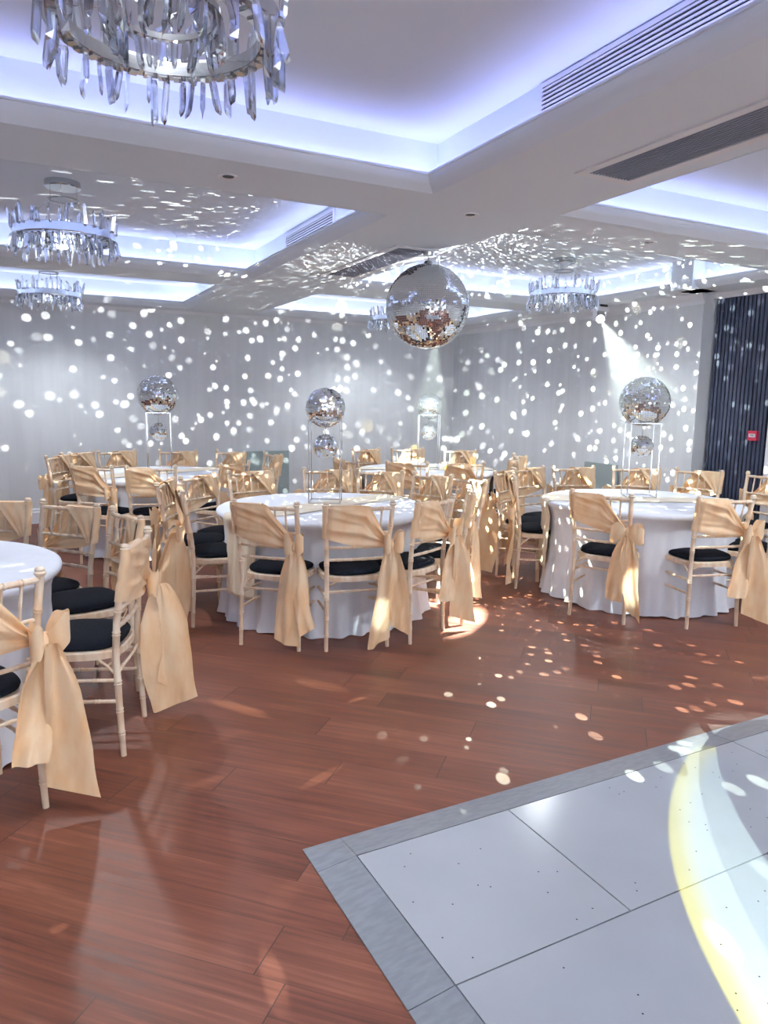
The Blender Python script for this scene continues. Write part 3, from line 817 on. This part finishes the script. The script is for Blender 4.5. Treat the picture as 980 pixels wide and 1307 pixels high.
back_ramp(dx+PW+PB, dx+PW+2*PB, dx+PW+PB, 'grey edge strip at the back of the dance floor, by the right edge')
ob = MB().add([(dx-rw,dy,0),(dx,dy,0),(dx,dy+rh,0),(dx-rw,dy+rh,0),(dx-rw,dy,.004),(dx,dy,.02),(dx,dy+rh,.004),(dx-rw,dy+rh,.003)], [(0,1,2,3),(4,7,5),(7,6,5),(0,4,5,1),(1,5,6,2),(2,6,7,3),(3,7,4,0)]).build('edge_ramp', M['alu'], smooth=False)
tag(ob, 'small grey corner piece at the left tip of the dance floor edging', 'floor edging', 'grey sloping edge strips of the dance floor')

# ------------------------------------------------------------------ small things on walls
t = thing('fire_call_point', 'red fire alarm call point on the dark slatted wall', 'fire alarm', (XS-.001, 4.385, 1.21))
MB().box(-.035, 0, -.045, .045, -.045, .045).build('housing', M['red'], t, smooth=False)
MB().box(-.037, -.035, -.033, .033, -.014, .018).build('label_plate', M['white'], t, smooth=False)
cu = bpy.data.curves.new('lettering', 'FONT'); cu.body = 'FIRE'; cu.size = .024; cu.align_x = 'CENTER'; cu.align_y = 'CENTER'; cu.extrude = .0004
tmp = bpy.data.objects.new('lettering_curve', cu); C.objects.link(tmp); bpy.context.view_layer.update()
lm = bpy.data.meshes.new_from_object(tmp); bpy.data.objects.remove(tmp); lm.materials.clear(); lm.materials.append(M['black'])
lo = bpy.data.objects.new('lettering', lm); C.objects.link(lo); lo.parent = t
lo.location = (-.0375, 0, .002); lo.rotation_euler = (PI/2, 0, -PI/2)
def low_panel(x0, x1, y0, y1, z1, label):
    t = thing('low_panel', label, 'panel', ((x0+x1)/2, (y0+y1)/2, 0))
    w, d = (x1-x0)/2, (y1-y0)/2
    MB().box(-w, w, -d, d, .03, z1).build('board', M['screen'], t, smooth=False)
    mb = MB()
    for s in (-1, 1):
        if w > d: mb.box(s*(w-.06)-.02, s*(w-.06)+.02, -d-.01, d+.01, 0, .03)
        else: mb.box(-w-.01, w+.01, s*(d-.06)-.02, s*(d-.06)+.02, 0, .03)
    mb.build('feet', M['screen'], t, smooth=False)
low_panel(2.72, 3.34, 9.22, 9.26, .80, 'low grey-green panel standing at the back wall behind the yellow-lit chair')
low_panel(5.88, 5.92, 5.84, 6.32, .82, 'low grey-green panel standing at the right wall behind the right table')

# moving heads (pin spots) and their beams
S1 = unproj(765, 405, 2.41); S2 = unproj(557, 418, 2.09)
def moving_head(pos, target, label):
    t = thing('stage_light', label, 'spotlight', pos)
    if pos.z < 2.3: MB().lathe([(.001, ZU-pos.z-.001),(.05, ZU-pos.z-.001),(.05, ZU-pos.z-.03),(.014, ZU-pos.z-.034),(.014,.11),(.001,.11)], 20).build('ceiling_stem', M['white'], t)
    MB().box(-.075,.075,-.06,.06,.06,.105).build('base_box', M['white'], t, smooth=False)
    MB().box(-.05,.05,-.062,.062,.105,.129).build('clamp', M['black'], t, smooth=False)
    for q in ((-.075,-.06), (.06,.075)): MB().box(*q,-.025,.025,-.03,.06).build('yoke_arm', M['white'], t, smooth=False)
    d = (target-pos).normalized(); q = d.to_track_quat('Z', 'Y')
    hd = MB().lathe([(.001,-.055),(.03,-.053),(.042,-.04),(.045,0),(.05,.05),(.05,.07),(.044,.07),(.040,.062)], 24).build('head', M['white'], t)
    hd.rotation_mode = 'QUATERNION'; hd.rotation_quaternion = q
    ln = MB().lathe([(.001,.064),(.02,.064),(.040,.062)], 24).build('lens', M['lens'], hd)
    return d
T1b = Vector((4.50, 4.20, 1.50)); T4b = Vector((4.10, 6.85, 1.45))
def beam(pos, target, ang, power, length, dens, label, col=(.85,1,.93)):
    d = (target-pos).normalized(); p0 = pos + d*.075
    l = bpy.data.lights.new('pin_spot', 'SPOT'); l.energy = power; l.spot_size = ang; l.spot_blend = .25; l.shadow_soft_size = .0; l.color = col
    l.use_nodes = True; lf = l.node_tree.nodes.new('ShaderNodeLightFalloff'); lf.inputs[0].default_value = .9
    l.node_tree.links.new(lf.outputs['Linear'], [n for n in l.node_tree.nodes if n.type == 'EMISSION'][0].inputs['Strength'])
    o = bpy.data.objects.new('pin_spot', l); C.objects.link(o); o.location = p0; o.rotation_mode = 'QUATERNION'; o.rotation_quaternion = d.to_track_quat('-Z', 'Y')
    # haze caught in the beam
    m = bpy.data.materials.new('haze'); m.use_nodes = True; tr = m.node_tree; tr.nodes.clear(); h = N(tr)
    vs = h.new('ShaderNodeVolumeScatter'); vs.inputs['Density'].default_value = dens; vs.inputs['Anisotropy'].default_value = .3
    ou = h.new('ShaderNodeOutputMaterial'); h.link(vs.outputs[0], ou.inputs[1])
    k = math.tan(ang/2)*1.02
    hz = MB().lathe([(.0005,0),(.012,.001),(.012+k*length,length),(.0005,length)], 32).build('haze_beam', m)
    hz.location = p0; hz.rotation_mode = 'QUATERNION'; hz.rotation_quaternion = d.to_track_quat('Z', 'Y')
    tag(hz, label, 'light beam', None, 'stuff')
moving_head(S1, T1b, 'white ceiling spotlight beside the right chandelier, its lens glowing')
beam(S1, T1b+Vector((0,0,.02)), math.radians(12), 420, 3.0, .35, 'pale hazy light beam from the ceiling spotlight to the mirror ball on the right table')
moving_head(S2, T4b, 'ceiling spotlight hidden behind the big mirror ball')
beam(S2, T4b+Vector((0,0,-.2)), math.radians(14), 600, 1.9, .4, 'pale hazy light beam coming down from behind the big mirror ball')

# ------------------------------------------------------------------ lights of the room, and added fill
def spots_light(name, loc, power, scale, thr, seed, col=(1,1,.97), facing=None, fr=(0,.15), keep=1., fall='Linear'):
    """light thrown back by a mirror ball: many small patches by direction"""
    l = bpy.data.lights.new(name, 'POINT'); l.energy = power*24; l.shadow_soft_size = 0; l.color = col; l.use_nodes = True
    t = l.node_tree; h = N(t); em = [n for n in t.nodes if n.type == 'EMISSION'][0]
    tc = h.new('ShaderNodeTexCoord'); mp = h.new('ShaderNodeMapping'); mp.inputs['Location'].default_value = (seed*3.7, seed*1.3, seed*2.1)
    mp.inputs['Scale'].default_value = (scale,)*3
    h.link(tc.outputs['Normal'], mp.inputs[0])
    nz = h.new('ShaderNodeTexNoise'); nz.inputs['Scale'].default_value = 2.2; h.link(mp.outputs[0], nz.inputs['Vector'])
    vo = h.new('ShaderNodeTexVoronoi', feature='F1', distance='EUCLIDEAN'); vo.inputs['Scale'].default_value = 1
    vo.inputs['Randomness'].default_value = .9
    h.link(mp.outputs[0], vo.inputs['Vector'])
    d = h.m('ADD', vo.outputs['Distance'], h.m('MULTIPLY', h.m('SUBTRACT', nz.outputs[0], .5), .05))
    mask = h.mapr(d, thr*1.10, thr*.90)
    sep = h.new('ShaderNodeSeparateColor'); h.link(vo.outputs['Color'], sep.inputs[0])
    br = h.m('ADD', h.m('MULTIPLY', sep.outputs[0], .8), .3)
    s = h.m('MULTIPLY', h.m('MULTIPLY', mask, br), h.m('LESS_THAN', sep.outputs[1], keep))
    if facing:
        dp = h.new('ShaderNodeVectorMath', operation='DOT_PRODUCT'); h.link(tc.outputs['Normal'], dp.inputs[0]); dp.inputs[1].default_value = facing
        s = h.m('MULTIPLY', s, h.mapr(dp.outputs['Value'], fr[0], fr[1]))
    # mirrored beams are nearly parallel, so they keep their strength with distance
    lf = h.new('ShaderNodeLightFalloff'); h.link(h.m('MULTIPLY', s, 1/5. if fall == 'Linear' else .8), lf.inputs[0]); h.link(lf.outputs[fall], em.inputs['Strength'])
    o = bpy.data.objects.new(name, l); C.objects.link(o); o.location = loc
    return o
for i, a in enumerate((40, 100, 160)):
    dv = Vector((math.cos(math.radians(a)), math.sin(math.radians(a)), 0))
    spots_light('mirror_ball_sparkle', BALL + dv*(BR+.03), 34, 23+i, .22, i+1, keep=.65, facing=(dv.x*.5+.1, dv.y*.5+.6, -.12 if i else .12), fr=(-.1, .1))
spots_light('mirror_ball_sparkle', BALL + Vector((.24,.16,.16)), 80, 38, .26, 6, keep=.8, facing=(.03,.03,1), fr=(.13,.19))
spots_light('mirror_ball_sparkle', BALL + Vector((.16,.0,-.29)), 100, 27, .24, 4, (.9,1,.8), keep=.6, facing=(.55,-.15,-.5), fr=(.1,.35))
spots_light('mirror_ball_glints', Vector((1.33, 7.42-.25, 1.55)), 14, 17, .24, 7, (1,.98,.85), keep=.35, facing=(-.3,1,.1), fr=(-.2,.1))
spots_light('mirror_ball_glints', Vector((1.95, 4.68, 1.48)), 12, 15, .22, 11, (1,.93,.7), keep=.4, fall='Quadratic', facing=(.2,.6,-.5), fr=(-.1,.1))
spots_light('mirror_ball_glints', Vector((2.18, 5.0, 1.50)), 34, 13, .26, 13, (1,.76,.18), keep=.5, facing=(.62,.68,-.37), fr=(.90,.95))

def floor_gobo(name, S, power, shapes, col):
    """projected light shapes on the floor; shapes: (cx, cy, half_len, half_wid, angle, softness)"""
    l = bpy.data.lights.new(name, 'POINT'); l.energy = power; l.shadow_soft_size = 0; l.color = col; l.use_nodes = True
    t = l.node_tree; h = N(t); em = [n for n in t.nodes if n.type == 'EMISSION'][0]
    tc = h.new('ShaderNodeTexCoord'); sp = h.new('ShaderNodeSeparateXYZ'); h.link(tc.outputs['Normal'], sp.inputs[0])
    nz = h.m('MINIMUM', sp.outputs[2], -.02)
    k = h.m('DIVIDE', -S[2], nz)
    X = h.m('ADD', h.m('MULTIPLY', sp.outputs[0], k), S[0]); Y = h.m('ADD', h.m('MULTIPLY', sp.outputs[1], k), S[1])
    o = bpy.data.objects.new(name, l); C.objects.link(o); o.location = S
    dn = h.m('LESS_THAN', sp.outputs[2], -.02)
    return h, em, X, Y, dn
# yellow-edged curved patch on the dance floor
S = (-.6, -1.1, 2.35)
h, em, X, Y, dn = floor_gobo('moving_head_patch', S, 850, None, (1,1,1))
A = h.m('MULTIPLY', h.m('ADD', X, Y), .70711); B = h.m('MULTIPLY', h.m('SUBTRACT', X, Y), .70711)
t_ = h.m('DIVIDE', h.m('SUBTRACT', A, 2.45), .74)
bl = h.m('ADD', .255, h.m('MULTIPLY', h.m('MULTIPLY', t_, t_), .13))
tr_ = h.m('SUBTRACT', A, 3.05); brt = h.m('ADD', .494, h.m('MULTIPLY', h.m('MULTIPLY', tr_, tr_), .20))
dl = h.m('SUBTRACT', B, bl); dr = h.m('SUBTRACT', brt, B)
mk_ = h.m('MULTIPLY', h.m('MULTIPLY', h.mapr(dl, -.004, .012), h.mapr(dr, -.004, .012)), h.m('MULTIPLY', h.mapr(A, 3.30, 3.27), dn))
mk_ = h.m('MULTIPLY', mk_, h.mapr(A, .6, .9))
yel = h.m('MINIMUM', h.mapr(dl, .01, .12), h.mapr(A, 3.27, 3.18))
mx = h.new('ShaderNodeMix', data_type='RGBA'); h.link(yel, mx.inputs[0]); mx.inputs[6].default_value = (1.25,1.15,.05,1); mx.inputs[7].default_value = (.72,.95,.85,1)
h.link(mx.outputs[2], em.inputs['Color']); h.link(mk_, em.inputs['Strength'])
# soft streaks and patches cast on the planks, some added on sash tails
def streaks(S, power, col, lst):
    h, em, X, Y, dn = floor_gobo('light_streaks', S, power, None, col)
    tot = None
    for (pa, pb, w, g) in lst:
        a = unproj(*pa, 0) if len(pa) == 2 else Vector(pa); b = unproj(*pb, 0) if len(pb) == 2 else Vector(pb); c = (a+b)/2; u = (b-a); L = u.length/2; u.normalize()
        ddx = h.m('SUBTRACT', X, c.x); ddy = h.m('SUBTRACT', Y, c.y)
        p = h.m('DIVIDE', h.m('ADD', h.m('MULTIPLY', ddx, u.x), h.m('MULTIPLY', ddy, u.y)), L)
        q = h.m('DIVIDE', h.m('SUBTRACT', h.m('MULTIPLY', ddy, u.x), h.m('MULTIPLY', ddx, u.y)), w)
        r = h.m('ADD', h.m('MULTIPLY', p, p), h.m('MULTIPLY', q, q))
        m_ = h.m('MULTIPLY', h.mapr(r, 1.0, .2), g)
        tot = m_ if tot is None else h.m('ADD', tot, m_)
    h.link(h.m('MULTIPLY', tot, dn), em.inputs['Strength'])
streaks((1.2, 1.2, 2.3), 420, (.85,1,.8), [((260,890),(352,918),.05,1), ((372,866),(452,884),.06,.7), ((440,898),(470,888),.02,1),
        ((225,1010),(300,985),.03,.35), ((378,1010),(440,975),.03,.45), ((250,955),(320,930),.03,.35), ((60,1190),(90,1180),.02,.6)])
streaks((1.4, .2, 2.3), 380, (.8,1,1), [((335,1200),(365,1310),.035,.8), ((330,1170),(390,1120),.05,.25), ((1.93,3.85,0),(2.0,4.3,0),.09,1.6), ((3.75,3.55,0),(4.15,4.12,0),.10,3)])  # closing ellipses added to whiten the sash tails of front chairs
streaks((3.25, 4.0, 2.45), 1500, (.8,.98,1), [((570,818),(612,772),.15,2.4), ((535,785),(575,735),.14,2.6)])

for x, y, zz, en in ((.42,2.08,2.70,85),(.39,5.14,2.52,75),(.45,8.15,2.52,55),(4.66,5.42,2.52,70),(4.34,8.16,2.52,55),(4.4,2.08,2.52,75)):  # fill spots added to brighten the room, most of them inside the chandeliers
    l = bpy.data.lights.new('chandelier_lamp', 'SPOT'); l.energy = en; l.shadow_soft_size = .06; l.color = (.90,.96,1); l.spot_size = math.radians(165); l.spot_blend = .6
    o = bpy.data.objects.new('chandelier_lamp', l); C.objects.link(o); o.location = (x, y, zz)
# area lamps added as fill at the unseen openings behind the camera
for (a, b) in wins:
    l = bpy.data.lights.new('window_daylight', 'AREA'); l.shape = 'RECTANGLE'; l.size = b-a; l.size_y = 1.85; l.energy = 340*(b-a); l.color = (.90,.96,1)
    o = bpy.data.objects.new('window_daylight', l); C.objects.link(o); o.location = ((a+b)/2, Y0+.02, 1.42); o.rotation_euler = (math.radians(88), 0, PI)
w = bpy.data.worlds.new('world'); bpy.context.scene.world = w; w.use_nodes = True
bg = w.node_tree.nodes['Background']; bg.inputs[0].default_value = (.8,.87,1,1); bg.inputs[1].default_value = .8

sc = bpy.context.scene
sc.view_settings.view_transform = 'Standard'; sc.view_settings.look = 'None'; sc.view_settings.gamma = 1; sc.view_settings.use_curve_mapping = False
sc.view_settings.exposure = .72
try:
    sc.cycles.max_bounces = 8; sc.cycles.transparent_max_bounces = 8; sc.cycles.transmission_bounces = 6; sc.cycles.glossy_bounces = 4
    sc.cycles.use_light_tree = True; sc.cycles.sample_clamp_indirect = 4
except Exception: pass
